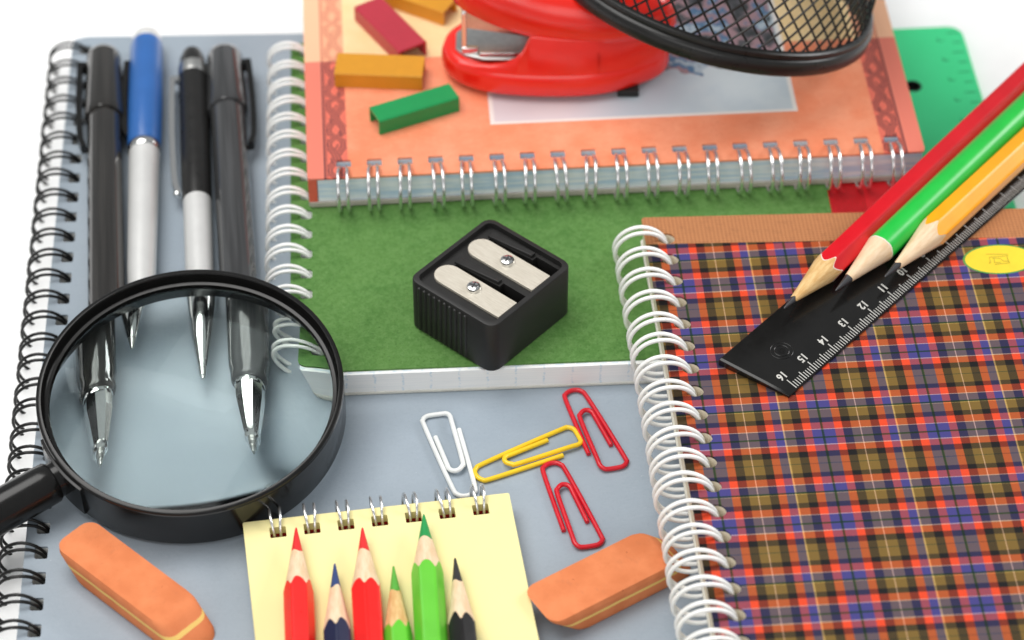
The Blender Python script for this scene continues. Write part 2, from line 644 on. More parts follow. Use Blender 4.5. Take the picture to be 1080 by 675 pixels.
weft = [(185, DK), (207, RD), (243, WH), (247, BL), (285, GR), (295, BL), (327, WH), (331, RD), (363, DK), (393, OL), (428, GR), (431, OL), (478, DK), (503, RD), (538, WH), (542, BL), (579, GR), (587, YE), (592, OL), (636, DK)]
fy = ((y * -1 - 23.7) / 28.1 + (225 - 185) / 455 + 10).fract()
cf = m.ramp(fy, [((p - 185) / 455, c_) for p, c_ in weft])
tw = (((x + y) * 1.35).fract() > 0.5)                      # twill: over and under threads
c = m.mix(tw * 0.16 + 0.42, cw, cf)
# the pale threads stand out over the cloth
thread = (fx > (649 - 80) / 575).max(fx.between((259 - 80) / 575, (266 - 80) / 575))
c = m.mix(thread * 0.35, c, raw(235, 190, 140))
core = fx.between((454 - 80) / 575, (463 - 80) / 575)
c = m.mix(core * 0.5, c, raw(14, 50, 42))
thready = fy.between(243.8 / 455 - 185 / 455, 246.6 / 455 - 185 / 455).max(fy.between((327.6 - 185) / 455, (330.4 - 185) / 455)).max(fy.between((538.6 - 185) / 455, (541.4 - 185) / 455))
c = m.mix(thready * 0.35, c, raw(245, 200, 190))
corey = fy.between((286 - 185) / 455, (294 - 185) / 455).max(fy.between((579 - 185) / 455, (586 - 185) / 455))
c = m.mix(corey * 0.45, c, raw(14, 52, 42))
c = m.mix(0.14, c, raw(112, 90, 62))
gm = m.nt.nodes.new('ShaderNodeGamma')
gm.inputs[1].default_value = 2.5
m.nt.links.new(c.s, gm.inputs[0])
c = X(m.nt, gm.outputs[0])
brown = m.mix(((x * 0.95).fract() > 0.5) * 0.5, lin(178, 120, 80), lin(142, 90, 56))
brown = m.mix(((y * 1.1).fract() > 0.55) * 0.35, brown, lin(200, 140, 92))
brown = m.mix(m.noise(0.5, 4, 0.7).smooth(0.5, 0.8) * 0.4, brown, lin(128, 84, 58))
edge_y = y + x * 0.044
c = m.mix(edge_y > -10.6, c, brown)
sp = m.noise(2.2, 3)
c = m.mix(sp.smooth(0.45, 0.75) * 0.12, c, lin(60, 44, 36))
m.color(c)
m.set('Roughness', sp * 0.1 + 0.44)
M['tartan'] = m
us = frange(-8.55, -8.13, 25)
hl = [[(5.7 + 2.25 * math.cos(2 * math.pi * i / 18), u + 2.1 * math.sin(2 * math.pi * i / 18)) for i in range(18)] for u in us]
PW, PH = 148, 208
outer = rrect(0, -PH, PW, 0, 1.0, 3)
part('front_cover', plate(outer, hl, 8.0, 8.6, -0.05), M['tartan'], t, 30)
M['ivory_pages'] = paper_stack('ivory_pages', (236, 226, 205), (206, 192, 168))
part('pages', plate(rrect(0.5, -PH + 0.5, PW - 0.6, -0.8, 0.5, 2), hl, 0.75, 7.95, -0.05), M['ivory_pages'], t, 30)
part('back_cover', plate(outer, hl, 0.05, 0.7, -0.05), M['pale_card'], t, 30)
part('wire_binding', twin_wire(us, 1.2, 7.1, -0.95, 4.5, 0.56, lambda u, v, z: (v, u, z), 44, 4.8), M['white_wire'], t, 60)
# printed oval badge on the cover
lx, ly = 92.1, -24.4
e = MB()
e.prism([(lx + 9.7 * math.cos(2 * math.pi * i / 64), ly + 5.7 * math.sin(2 * math.pi * i / 64)) for i in range(64)], 8.603, 8.61)
M['badge_green'] = plain('badge_green', (84, 150, 70), 0.5)
lab = part('oval_badge', e, M['badge_green'], t, 30)
e = MB()
e.prism([(lx + 9.1 * math.cos(2 * math.pi * i / 64), ly + 5.25 * math.sin(2 * math.pi * i / 64)) for i in range(64)], 8.612, 8.618)
M['badge_yellow'] = plain('badge_yellow', (240, 204, 44), 0.6)
part('badge_field', e, M['badge_yellow'], lab, 30)
e = MB()
for pts in ([(-3.0, 2.2), (2.6, 1.7), (2.6, 1.1), (-2.4, 1.0), (-2.6, -1.2), (-3.0, -1.3)],
            [(-1.8, 0.5), (0.3, 0.3), (0.9, -0.8), (2.2, -1.0)], [(2.2, 0.7), (2.4, -1.6), (-1.6, -1.9)], [(-1.3, 0.6), (-1.5, -1.2), (0.1, -1.3)]):
    e.tube([(lx + a, ly + b, 8.62) for a, b in pts], 0.16, 5)
M['badge_ink'] = plain('badge_ink', (190, 178, 52), 0.6)
part('badge_mark', e, M['badge_ink'], lab, 0)

# ------------------------------------------------------------------ yellow notepad
NA = 8.6
t = thing('notepad', 'small pale yellow wire bound notepad in front, under six sharpened pencils', 'notepad', (-65.9, -77.6, 0.05), NA)
m = Mat('yellow_paper', lin(244, 234, 170), 0.8, 0.2)
n = m.noise(0.04, 3)
m.color(m.mix(n, lin(236, 224, 160), lin(240, 230, 170)))
m.bump(m.noise(3, 3), 0.05, 0.05)
M['yellow_paper'] = m
us = frange(8.3, 8.32, 7)
hl = [rrect(u - 2.0, -6.1, u + 2.0, -2.7, 0.25, 2) for u in us]
NW, NH = 65.9, 92
M['yellow_stack'] = paper_stack('yellow_stack', (236, 226, 160), (190, 178, 110))
M['red_stack'] = paper_stack('red_stack', (190, 40, 36), (140, 24, 24))
M['dark_card'] = plain('dark_card', (66, 62, 50), 0.7)
part('top_sheet', plate(rrect(0, -NH, NW, 0, 0.4, 2), hl, 5.85, 6.0), M['yellow_paper'], t, 30)
part('yellow_pages', plate(rrect(0.1, -NH, NW - 0.1, -0.1, 0.4, 2), hl, 3.6, 5.82), M['yellow_stack'], t, 30)
part('red_pages', plate(rrect(0.1, -NH, NW - 0.1, -0.1, 0.4, 2), hl, 2.3, 3.57), M['red_stack'], t, 30)
part('shaded_yellow_pages', plate(rrect(0.1, -NH, NW - 0.1, -0.1, 0.4, 2), [], 0.7, 2.27), paper_stack('shaded_yellow_stack', (120, 128, 84), (90, 96, 60)), t, 30)  # more yellow sheets, their shade put into an olive colour
part('back_cover', plate(rrect(0, -NH, NW, 0, 0.4, 2), [], 0.05, 0.66), M['dark_card'], t, 30)
part('wire_binding', twin_wire(us, 1.25, 4.5, 0.0, 3.4, 0.36, lambda u, v, z: (u, -v, z), 36, 4.4), M['silver_wire'], t, 60)


# ------------------------------------------------------------------ pencils
def wood_mat(name, a, b):
    m = Mat(name, lin(*a), 0.7, 0.25)
    n = m.noise(0.8, 4, 0.6, (0.12, 1.5, 1.5))
    f = m.noise(2.5, 2, 0.6, (0.1, 1.5, 1.5))
    c = m.mix(n.smooth(0.3, 0.7), lin(*a), lin(*b))
    c = m.mix(f.smooth(0.6, 0.75) * 0.35, c, lin(b[0] - 45, b[1] - 50, b[2] - 50))
    m.color(c)
    m.bump(f, 0.2, 0.06)
    return m


M['wood_pale'] = wood_mat('pale_wood', (238, 212, 180), (226, 194, 156))
M['wood_tan'] = wood_mat('tan_wood', (230, 196, 140), (208, 164, 104))
M['rim_white'] = plain('undercoat_white', (240, 225, 215), 0.5)
M['graphite'] = Mat('graphite', (0.06, 0.06, 0.065, 1), 0.32, 0.7, 0.4)


def pencil(label, tip, ang, apothem, length, lead_len, cone_len, paint, lead_mat, wood, base_z, group, hexa=True, rim=0.0, tilt=0.0, roll=0.0, wob=0.5):
    """local x runs from the tip to the blunt end; the barrel lies on z = 0"""
    t = thing('pencil', label, 'pencil', (tip[0], tip[1], base_z), 0, (0, R_(-tilt), R_(ang)), group)
    a = apothem
    n = 72
    rnd = random.Random(label)
    def rad(ph):
        if not hexa:
            return a
        q = (ph - roll) % (math.pi / 3)
        q = min(q, math.pi / 3 - q)
        q = abs(math.pi / 6 - min(q, math.pi / 6)) if False else abs(((ph - roll + math.pi / 6) % (math.pi / 3)) - math.pi / 6)
        return min(a / math.cos(q), a * 1.125)
    if not lead_mat is M['graphite']:
        lead_len += 1.3
    k = a / cone_len                                   # slope of the sharpened cone at the flats
    cz = a if hexa else a
    r_lead = k * lead_len
    ph_off = [rnd.uniform(0, 6.28) for _ in range(3)]
    def jag(ph):
        return wob * (0.35 * math.sin(2 * ph + ph_off[0]) + 0.25 * math.sin(5 * ph + ph_off[1]) + 0.2 * math.sin(9 * ph + ph_off[2]))
    # lead
    lead = MB()
    r0 = 0.22
    lead.lathe([(0, 0), (0.08, r0 * 0.7), (0.45, r0 + k * 0.3), (lead_len * 0.5, r_lead * 0.5 + 0.1), (lead_len, r_lead), (lead_len + 0.1, 0)], 24, 'x', (0, 0, cz))
    part('lead', lead, lead_mat, t, 50)
    # wood cone, ending where it meets the barrel
    verts, faces = [], []
    st = 7
    for j in range(n):
        ph = 2 * math.pi * j / n
        re = rad(ph)
        xe = re / k + jag(ph)
        jl = 0.4 * math.sin(3 * ph + ph_off[1]) * wob
        for i in range(st):
            f = i / (st - 1)
            x0 = lead_len - 0.15 + jl
            r = r_lead * 1.02 + (re * 0.992 - r_lead * 1.02) * f
            r *= 1 - 0.02 * math.sin(math.pi * f)
            verts.append((x0 + (xe - x0) * f, r * math.sin(ph), cz + r * math.cos(ph)))
    for j in range(n):
        j2 = (j + 1) % n
        for i in range(st - 1):
            faces.append((j * st + i, j * st + i + 1, j2 * st + i + 1, j2 * st + i))
    w = MB()
    w.add(verts, faces)
    part('wood_cone', w, wood, t, 60)
    # painted barrel with an optional white undercoat line at its scalloped edge
    verts, faces, mi = [], [], []
    p = MB()
    cols = []
    for j in range(n):
        ph = 2 * math.pi * j / n
        re = rad(ph)
        xe = re / k + jag(ph)
        xs = [(xe, re * 0.985), (xe + 0.05, re * 0.998), (xe + rim + 0.06, re), (xe + 3, re), (length * 0.6, re), (length - 0.4, re), (length, re * 0.94)]
        cols.append([(x_, r_ * math.sin(ph), cz + r_ * math.cos(ph)) for x_, r_ in xs])
    ns = len(cols[0])
    vv = [q for c_ in cols for q in c_]
    for i in range(ns - 1):
        fs = []
        for j in range(n):
            j2 = (j + 1) % n
            fs.append((j * ns + i, j * ns + i + 1, j2 * ns + i + 1, j2 * ns + i))
        p.f += [tuple(f) for f in fs]
        p.mi += [1 if (i <= 1 and rim > 0) else 0] * len(fs)
    p.v = vv
    p.f.append(tuple(j * ns + ns - 1 for j in range(n)))
    p.mi.append(0)
    part('barrel', p, [paint, M['rim_white']], t, 24)
    return t


def lacquer(name, rgb, rough=0.3):
    m = plain(name, rgb, rough, 0.5, 0.05, 0.1)
    m.set('Specular IOR Level', 0.4)
    m.set('Coat Weight', 0.12)
    m.set('Coat Roughness', 0.2)
    m.bump(m.noise(0.9, 4, 0.65, (0.25, 1, 1)), 0.12, 0.08)
    return m


P_red, P_navy, P_lgreen, P_black = lacquer('red_lacquer', (236, 26, 22)), lacquer('navy_lacquer', (22, 28, 62)), lacquer('leaf_green_lacquer', (98, 192, 52)), lacquer('black_lacquer', (24, 22, 22))
L_red, L_blue, L_green, L_green2, L_black = [plain(a, b, 0.5) for a, b in (('red_lead', (226, 44, 44)), ('blue_lead', (44, 66, 118)), ('dark_green_lead', (34, 150, 76)), ('grass_green_lead', (88, 168, 60)), ('black_lead', (44, 42, 44)))]
G6 = 'pencils lying on the yellow notepad'
NZ = 6.06
d90 = math.pi / 6
pencil('red pencil with slim red tip, leftmost on the yellow notepad', (-52.4, -82.1), -85.2, 3.2, 90, 7.3, 18.2, P_red, L_red, M['wood_pale'], NZ, G6, roll=0.06, wob=0.8)
pencil('navy blue pencil between the two red ones on the yellow notepad', (-42.5, -93.6), -85.7, 3.2, 84, 6.8, 19.5, P_navy, L_blue, M['wood_pale'], NZ, G6, roll=0.5, wob=1.0)
pencil('rounder red pencil with broad tip between navy and green pencils', (-36.3, -82.3), -85.1, 3.4, 90, 7.0, 18.4, P_red, L_red, M['wood_pale'], NZ, G6, hexa=True, roll=0.42, wob=0.7)
pencil('short leaf green pencil with tan wood, between red and taller green pencil', (-28.4, -94.3), -85.4, 3.05, 82, 7.4, 19.0, P_lgreen, L_green2, M['wood_tan'], NZ, G6, roll=0.1, wob=0.9)
pencil('thick leaf green pencil reaching highest on the yellow notepad', (-21.5, -78.0), -86.1, 3.45, 94, 7.6, 17.2, P_lgreen, L_green, M['wood_pale'], NZ, G6, roll=0.0, wob=0.8)
pencil('black pencil with a fine black tip, rightmost on the notepad', (-13.7, -91.8), -84.7, 3.2, 84, 7.0, 19.5, P_black, L_black, M['wood_pale'], NZ, G6, roll=0.45, wob=0.9)

RZ = PZ + 8.6                                            # top of the tartan cover
RT = 2.2                                                 # ruler thickness
G3 = 'writing pencils lying on the black ruler'
PR, PG, PYL = lacquer('crimson_lacquer', (206, 22, 34)), lacquer('bright_green_lacquer', (34, 186, 66)), lacquer('amber_lacquer', (250, 166, 20))
zb = RZ + RT + 0.1
pencil('red graphite pencil with scalloped white rim, on the ruler edge', (69.5, -19.0), 51.4, 3.6, 165, 4.6, 18.2, PR, M['graphite'], M['wood_tan'], zb, G3, rim=0.28, roll=0.1, wob=0.9)
pencil('round green graphite pencil between the red and amber ones', (83.2, -12.7), 51.2, 3.9, 160, 6.2, 20.5, PG, M['graphite'], M['wood_pale'], zb, G3, hexa=False, rim=0.3, wob=0.25)
pencil('amber yellow graphite pencil nearest the scale of the ruler', (96.4, -7.3), 50.2, 3.7, 155, 6.0, 20.5, PYL, M['graphite'], M['wood_pale'], zb, G3, rim=0.0, roll=0.35, wob=1.1)

# ------------------------------------------------------------------ black ruler (local x runs along the scale away from the 16 end)
t = thing('ruler', 'black plastic ruler with white centimetre scale lying under three pencils', 'ruler', (68.6, -46.1, RZ + 0.05), 48.6)
RL, RW = 172, 20.6
M['ruler_black'] = dull_black('ruler_black', 0.009, 0.17)
# body with a bevelled scale edge: section in y-z lofted along x
secs = []
for x_, tk in ((0.0, 0.82), (0.7, 1.0), (RL - 0.7, 1.0), (RL, 0.9)):
    sec = []
    sk = 1.0 if x_ < 5 else 0.0
    for y_, z_ in ((0.0, 0.0), (0.0, 0.75), (6.6, RT), (RW - 0.3, RT), (RW, RT - 0.3), (RW, 0.0)):
        sec.append((x_ + sk * (-1.4 * y_ / RW + 1.1 * max(0.0, 1 - y_ / 3.0)), y_, z_ * tk))
    secs.append(sec)
mb = MB()
mb.loft(secs)
part('ruler_body', mb, M['ruler_black'], t, 20, 0.15)
mb = MB()
for rr, hh in ((2.9, 0.10), (1.9, 0.16)):
    mb.tube([(11.4 + rr * math.cos(2 * math.pi * i / 40), 10.4 + rr * math.sin(2 * math.pi * i / 40), RT + 0.02) for i in range(40)], hh, 6, True)
mb.lathe([(0.0, 0), (0.0, 1.1), (0.03, 1.1), (0.03, 0)], 24, 'z', (11.4, 10.4, RT + 0.005))
part('hang_hole', mb, dull_black('hole_black', 0.006, 0.3), t, 30)
M['scale_white'] = plain('scale_white', (196, 194, 188), 0.55)
mb = MB()
CM = 8.6
slope = (RT - 0.75) / 6.6
def zt(y_): return 0.75 + slope * min(y_, 6.6) + 0.012
for i in range(0, 161):
    x_ = 4.6 + i * CM / 10
    if x_ > RL - 3:
        break
    L = 3.1 if i % 10 == 0 else (2.6 if i % 5 == 0 else 1.9)
    w_ = 0.11 if i % 5 else 0.14
    v = []
    for (xx, yy) in ((x_ - w_, 0.35), (x_ + w_, 0.35), (x_ + w_, 0.35 + L), (x_ - w_, 0.35 + L)):
        v.append((xx, yy, zt(yy)))
    mb.add(v, [(0, 1, 2, 3)])
part('scale_ticks', mb, M['scale_white'], t, 0)


def text_mesh(s, size, bold=0.0):
    cu = bpy.data.curves.new('text', 'FONT')
    cu.body = s
    cu.size = size
    cu.align_x = 'CENTER'
    cu.align_y = 'CENTER'
    cu.offset = bold
    cu.resolution_u = 3
    o_ = bpy.data.objects.new('text', cu)
    col.objects.link(o_)
    dg = bpy.context.evaluated_depsgraph_get()
    me_ = bpy.data.meshes.new_from_object(o_.evaluated_get(dg))
    vs = [tuple(v.co) for v in me_.vertices]
    fs = [tuple(p.vertices) for p in me_.polygons]
    bpy.data.objects.remove(o_)
    bpy.data.curves.remove(cu)
    bpy.data.meshes.remove(me_)
    return vs, fs


mb = MB()
for k in range(16, -1, -1):
    x_ = 4.6 + (16 - k) * CM
    vs, fs = text_mesh(str(k), 2.85, 0.07)
    # digits read from the far side: their right is -x, their top points to the scale edge
    yc = 5.15
    out = []
    for (a, b, _) in vs:
        yy = yc - b
        out.append((x_ - a, yy, zt(yy) + 0.004))
    mb.add(out, fs)
part('scale_numbers', mb, M['scale_white'], t, 0)

# ------------------------------------------------------------------ paper clips
clip = [(22.25, -4.46), (11.56, -3.9), (1.9, -3.25), (0.35, -2.6), (-0.35, -1.1), (-0.2, 0.6), (0.8, 1.7), (2.5, 2.2), (12.73, 3.0), (26.2, 3.75), (27.9, 3.6), (28.8, 2.7), (29.05, 1.4), (28.7, -1.8), (28.2, -2.8), (27.0, -3.3), (24.6, -3.2), (10.94, -2.4), (9.0, -1.75), (8.05, -0.5), (8.2, 0.7), (9.2, 1.45), (11.0, 1.6), (21.26, 2.0)]


def catmull(pts, n=5, closed=False):
    out = []
    k = len(pts)
    for i in range(k - 1):
        p0, p1, p2, p3 = pts[max(i - 1, 0)], pts[i], pts[i + 1], pts[min(i + 2, k - 1)]
        for s in range(n):
            u = s / n
            out.append(tuple(0.5 * ((2 * b) + (-a + c_) * u + (2 * a - 5 * b + 4 * c_ - d) * u * u + (-a + 3 * b - 3 * c_ + d) * u ** 3)
                             for a, b, c_, d in zip(p0, p1, p2, p3)))
    out.append(tuple(pts[-1]))
    return out


def paperclip(label, loc, ang, mat, mirror=False):
    r = 0.63
    pts = catmull(clip, 6)
    out = []
    for i, (x_, y_) in enumerate(pts):
        f = i / (len(pts) - 1)
        # the inner loop crosses over the outer wire, so it lies one wire higher
        z_ = r + 0.05 + (1.15 * r * max(0.0, math.sin(math.pi * min(1, max(0, (f - 0.55) / 0.45)))) if f > 0.55 else 0)
        out.append((x_, -y_ if mirror else y_, z_))
    mb = MB()
    mb.tube(out, r, 12)
    o = part('paperclip', mb, mat, None, 60)
    o.location = [v * S for v in loc]
    o.rotation_euler = (0, 0, R_(ang))
    o['label'], o['category'], o['group'] = label, 'paper clip', 'plastic coated paper clips on the grey cover'
    return o


C_red, C_yel, C_wht = plain('red_vinyl', (206, 22, 40), 0.3), plain('yellow_vinyl', (240, 200, 36), 0.32), plain('white_vinyl', (228, 230, 228), 0.35)
paperclip('red paper clip lying above, touching the end of the yellow clip', (16.2, -27.2, 0.02), -70.5, C_red)
paperclip('yellow paper clip lying between the white clip and the red clips', (-8.9, -56.3, 0.02), 27.4, C_yel)
paperclip('white paper clip beside the top edge of the yellow notepad', (-11.9, -63.6, 0.02), 105.5, C_wht)
paperclip('lower red paper clip, lying beside the orange eraser and below the yellow clip', (10.4, -53.0, 0.02), -72.6, C_red)


# ------------------------------------------------------------------ erasers
def eraser(label, loc, ang, L, W, H, shear, flip=1):
    m = Mat('orange_rubber', lin(236, 138, 84), 0.9, 0.12)
    x, y, z = m.xyz()
    n1, n2 = m.noise(0.12, 4), m.noise(1.6, 4)
    c = m.mix(n1.smooth(0.3, 0.7), lin(212, 124, 80), lin(226, 138, 92))
    c = m.mix(n2.smooth(0.6, 0.75) * 0.3, c, lin(206, 106, 58))
    sp = m.noise(0.55, 2, 0.5, (1.0, 1.1, 0.9))
    c = m.mix((sp > 0.77) * 0.6, c, lin(150, 66, 40))
    sg = m.noise(0.35, 5, 0.7, (1, 0.5, 1))
    c = m.mix(sg.smooth(0.55, 0.8) * 0.22, c, lin(150, 96, 76))
    wob = m.noise(0.15, 2) * 0.6
    c = m.mix(((z + wob - H * 0.58 - 0.3).abs() < 0.43), c, lin(238, 202, 118))
    m.color(c)
    m.bump(m.noise(1.8, 5, 0.75), 0.4, 0.16)
    mb = MB()
    secs = []
    nx, rC = 14, 3.2
    # horizontal slices: rounded rectangles slid along x by the shear
    for k in range(9):
        f = k / 8
        zz = H * f
        inset = 0.0
        if f < 0.15:
            inset = 0.5 * (1 - f / 0.15) ** 2
        if f > 0.85:
            inset = 0.5 * ((f - 0.85) / 0.15) ** 2
        sx = shear * (f - 0.5)
        loop = rrect(-L / 2 + inset + sx, -W / 2 + inset * 0.8, L / 2 - inset + sx, W / 2 - inset * 0.8, rC, 6)
        secs.append([(a, b, zz) for a, b in loop])
    mb.loft(secs)
    o = part('eraser', mb, m, None, 50)
    o.location = [v * S for v in loc]
    o.rotation_euler = (0, 0, R_(ang))
    o['label'], o['category'], o['group'] = label, 'eraser', 'orange erasers with a yellow layer'
    return o


eraser('orange eraser with yellow stripe beside the magnifying glass handle', (-90.2, -97.2, 0.02), -42.0, 38.5, 12.6, 7.8, -7.5)
eraser('orange eraser tucked under the white rings of the tartan notebook', (23.6, -94.4, 0.02), 33.0, 35.5, 14.0, 7.6, -7.5)


# ------------------------------------------------------------------ pens (local x from the tip to the end, resting on z = 0)
def hex_cone(mb, x0, r0, x1, r1, cz, n=8, mi=0):
    secs = []
    for x_, r_ in ((x0, r0), (x1, r1)):
        secs.append([(x_, r_ * math.cos(2 * math.pi * (j + .5) / n), cz + r_ * math.sin(2 * math.pi * (j + .5) / n)) for j in range(n)])
    mb.loft(secs, mi)


def clip_bar(mb, x0, x1, side, cz, r, w=1.3, gap=1.2, ball=True):
    """a flat clip standing off the barrel on the given side (+1 or -1 along y)"""
    secs = []
    for k in range(13):
        f = k / 12
        x_ = x0 + (x1 - x0) * f
        off = r + gap + 0.5 * math.sin(math.pi * f)
        if f > 0.9:
            off -= 0.9 * (f - 0.9) / 0.1
        ww = w * (1.0 - 0.25 * f)
        secs.append([(x_, side * (off + dy), cz + dz * ww) for dy, dz in ((-0.8, -1), (0.8, -1), (1.0, 0), (0.8, 1), (-0.8, 1))])
    mb.loft(secs)
    mb.box(x0 - 0.4 if x0 < x1 else x0 - 1.6, min(side * (r - 0.8), side * (r + gap + 0.4)), cz - w * 0.8, x0 + 1.6 if x0 < x1 else x0 + 0.4, max(side * (r - 0.8), side * (r + gap + 0.4)), cz + w * 0.8)


def gel_pen(label, tip, ang, body_v, side, length, r=4.5):
    t = thing('pen', label, 'pen', (tip[0], tip[1], 0.05), ang, group='pens lying side by side on the grey cover')
    cz = r + 0.1
    body = Mat('smoky_plastic', body_v + (1,), 0.1, 0.5)
    x, y, z = body.xyz()
    n = body.noise(0.25, 3, 0.5, (0.05, 1.6, 1.6))
    body.color(body.mix(n.smooth(0.35, 0.65), tuple(v * 0.7 for v in body_v) + (1,), tuple(v * 1.5 for v in body_v) + (1,)))
    body.set('Coat Weight', 0.3)
    mb = MB()
    mb.lathe([(20.6, 0), (20.6, 3.5), (21.0, 4.0), (22.0, 4.3), (23.4, 4.2), (26.0, r - 0.45), (60, r), (136, r), (138, r - 0.3), (138, 0)], 40, 'x', (0, 0, cz))
    part('barrel', mb, body, t, 40)
    mb = MB()
    mb.lathe([(134, r + 0.02), (134, r + 0.55), (135, r + 0.75), (137, r + 0.7), (length - 2.5, r + 0.25), (length - 0.8, r - 0.2), (length, r - 1.2), (length, 0)], 40, 'x', (0, 0, cz))
    cap = part('cap', mb, body, t, 40)
    mb = MB()
    clip_bar(mb, length - 5, length - 42, side, cz, r + 0.5, 2.0)
    part('clip', mb, M['black_plastic'], cap, 40)
    mb = MB()
    mb.lathe([(3.4, 0.0), (3.4, 1.3), (3.9, 1.75), (4.5, 1.75), (4.7, 1.4), (5.4, 1.5)], 24, 'x', (0, 0, cz))
    hex_cone(mb, 5.2, 1.75, 15.5, 3.25, cz)
    hex_cone(mb, 15.4, 3.25, 19.6, 3.35, cz)
    mb.lathe([(19.5, 3.3), (19.9, 3.45), (20.7, 3.45), (20.8, 0)], 32, 'x', (0, 0, cz))
    part('metal_tip', mb, M['chrome'], t, 15)
    mb = MB()
    mb.lathe([(0, 0), (0.1, 0.3), (0.5, 0.42), (1.4, 0.5), (1.5, 0.75), (2.6, 0.8), (2.7, 0.95), (3.7, 1.0)], 20, 'x', (0, 0, cz))
    part('writing_point', mb, M['steel'], t, 30)
    return t


gel_pen('black gel pen with black clip, leftmost of the four, beside the black spiral', (-101.1, -56.3), 96.4, (0.026, 0.024, 0.022), 1, 163.5, 4.95)
gel_pen('smoky grey gel pen with black clip beside the white spiral', (-65.9, -53.3), 96.5, (0.05, 0.051, 0.053), -1, 160.6, 5.05)

# blue and silver ballpoint
t = thing('pen', 'ballpoint pen with blue upper half and silver lower half', 'pen', (-96.6, -21.2, 0.05), 94.6, group='pens lying side by side on the grey cover')
cz = 5.0
M['blue_plastic'] = plain('blue_plastic', (48, 100, 168), 0.3, 0.5, 0.04)
M['satin_silver'] = plain('satin_silver', (222, 222, 220), 0.36, 0.5, 0.03, 0.1, metal=0.3)
mb = MB()
mb.lathe([(86.4, 0), (86.4, 4.5), (87, 4.75), (107, 4.95), (131, 4.75), (132.8, 4.4), (132.8, 0)], 40, 'x', (0, 0, cz))
part('upper_barrel', mb, M['blue_plastic'], t, 40)
mb = MB()
mb.lathe([(83.2, 0), (83.2, 4.3), (83.8, 4.75), (85.4, 4.75), (86.2, 4.4), (86.2, 0)], 40, 'x', (0, 0, cz))
part('middle_band', mb, M['chrome'], t, 40)
mb = MB()
mb.lathe([(132.7, 0), (132.7, 4.1), (133.3, 4.3), (136.0, 4.1), (137.2, 3.2), (137.6, 0)], 36, 'x', (0, 0, cz))
part('end_cap', mb, M['satin_silver'], t, 40)
mb = MB()
mb.lathe([(13, 0), (13, 2.75), (20, 3.3), (36, 3.9), (67, 4.2), (83.3, 4.35), (83.3, 0)], 40, 'x', (0, 0, cz))
part('lower_barrel', mb, M['satin_silver'], t, 40)
mb = MB()
mb.lathe([(3.4, 0), (3.4, 1.1), (12.9, 2.75), (12.9, 0)], 32, 'x', (0, 0, cz))
part('cone_tip', mb, M['chrome'], t, 30)
mb = MB()
mb.lathe([(0, 0), (0.1, 0.35), (1.2, 0.55), (3.5, 1.0)], 20, 'x', (0, 0, cz))
part('writing_point', mb, M['steel'], t, 40)
mb = MB()
clip_bar(mb, 124, 91, 1, cz, 4.9, 1.3, 0.6)
part('clip', mb, M['black_plastic'], t, 40)

# black and silver ballpoint
t = thing('pen', 'ballpoint pen with black upper half, chrome clip and silver lower half', 'pen', (-79.3, -31.0, 0.05), 95.9, group='pens lying side by side on the grey cover')
cz = 4.4
M['pen_black'] = dull_black('pen_black', 0.014, 0.3)
mb = MB()
mb.lathe([(73.8, 0), (73.8, 3.9), (74.6, 4.1), (96, 4.25), (127.8, 4.2), (127.8, 0)], 40, 'x', (0, 0, cz))
part('upper_barrel', mb, M['pen_black'], t, 40)
mb = MB()
mb.lathe([(127.7, 0), (127.7, 4.15), (128.2, 4.3), (132.4, 4.2), (132.6, 0)], 40, 'x', (0, 0, cz))
part('upper_band', mb, M['steel'], t, 40)
mb = MB()
mb.lathe([(132.5, 0), (132.5, 3.9), (136.5, 3.6), (139.5, 2.7), (140.4, 1.2), (140.5, 0)], 36, 'x', (0, 0, cz))
part('end_cap', mb, M['pen_black'], t, 40)
mb = MB()
mb.lathe([(28.9, 0), (28.9, 3.5), (36, 3.75), (50, 3.85), (73.7, 3.95), (73.7, 0)], 40, 'x', (0, 0, cz))
part('lower_barrel', mb, M['satin_silver'], t, 40)
mb = MB()
mb.lathe([(3.6, 0), (3.6, 0.95), (8, 1.6), (14, 2.4), (21, 3.1), (28.7, 3.6), (28.8, 0)], 32, 'x', (0, 0, cz))
part('cone_tip', mb, M['chrome'], t, 40)
mb = MB()
mb.lathe([(0, 0), (0.1, 0.3), (0.9, 0.45), (1, 0.7), (3.7, 0.95)], 20, 'x', (0, 0, cz))
part('writing_point', mb, M['steel'], t, 40)
mb = MB()
clip_bar(mb, 128, 77, 1, cz, 4.2, 1.2, 1.7)
mb.lathe([(-1.1, 0), (-0.8, 0.8), (0, 1.15), (0.8, 0.8), (1.1, 0)], 16, 'x', (77.5, 5.4, cz))
part('clip', mb, M['chrome'], t, 40)

# ------------------------------------------------------------------ magnifying glass, leaning on the pens
TI = 7.6
t = thing('magnifying_glass', 'black framed magnifying glass lying over the pen tips', 'magnifying glass', (-80.6, -41.7, 38.4 * math.sin(R_(TI)) + 0.15), 0, (R_(TI), 0, 0))
mb = MB()
RH = 3.2
prof = [(0.0, 35.6), (0.0, 37.6), (0.5, 38.3), (1.0, 38.5)] + [(a + RH, b) for a, b in [(9.2, 38.5), (9.4, 38.25), (9.6, 38.5), (10.0, 38.4), (10.3, 37.9), (10.3, 37.2), (9.9, 36.9), (7.2, 36.5), (7.0, 35.7), (6.2, 35.5), (2.8, 35.5)]]
mb.lathe(prof, 128, 'z', (0, 0, 0), closed=True)
part('lens_frame', mb, M['black_plastic'], t, 32)
mb = MB()
Rl, re = 135.0, 35.9
prof = []
sag = Rl - math.sqrt(Rl * Rl - re * re)
zc = 5.2 + RH
e2 = 0.6
for i in range(13):
    r_ = re * i / 12
    prof.append((zc - e2 - (math.sqrt(Rl * Rl - r_ * r_) - (Rl - sag)), r_))
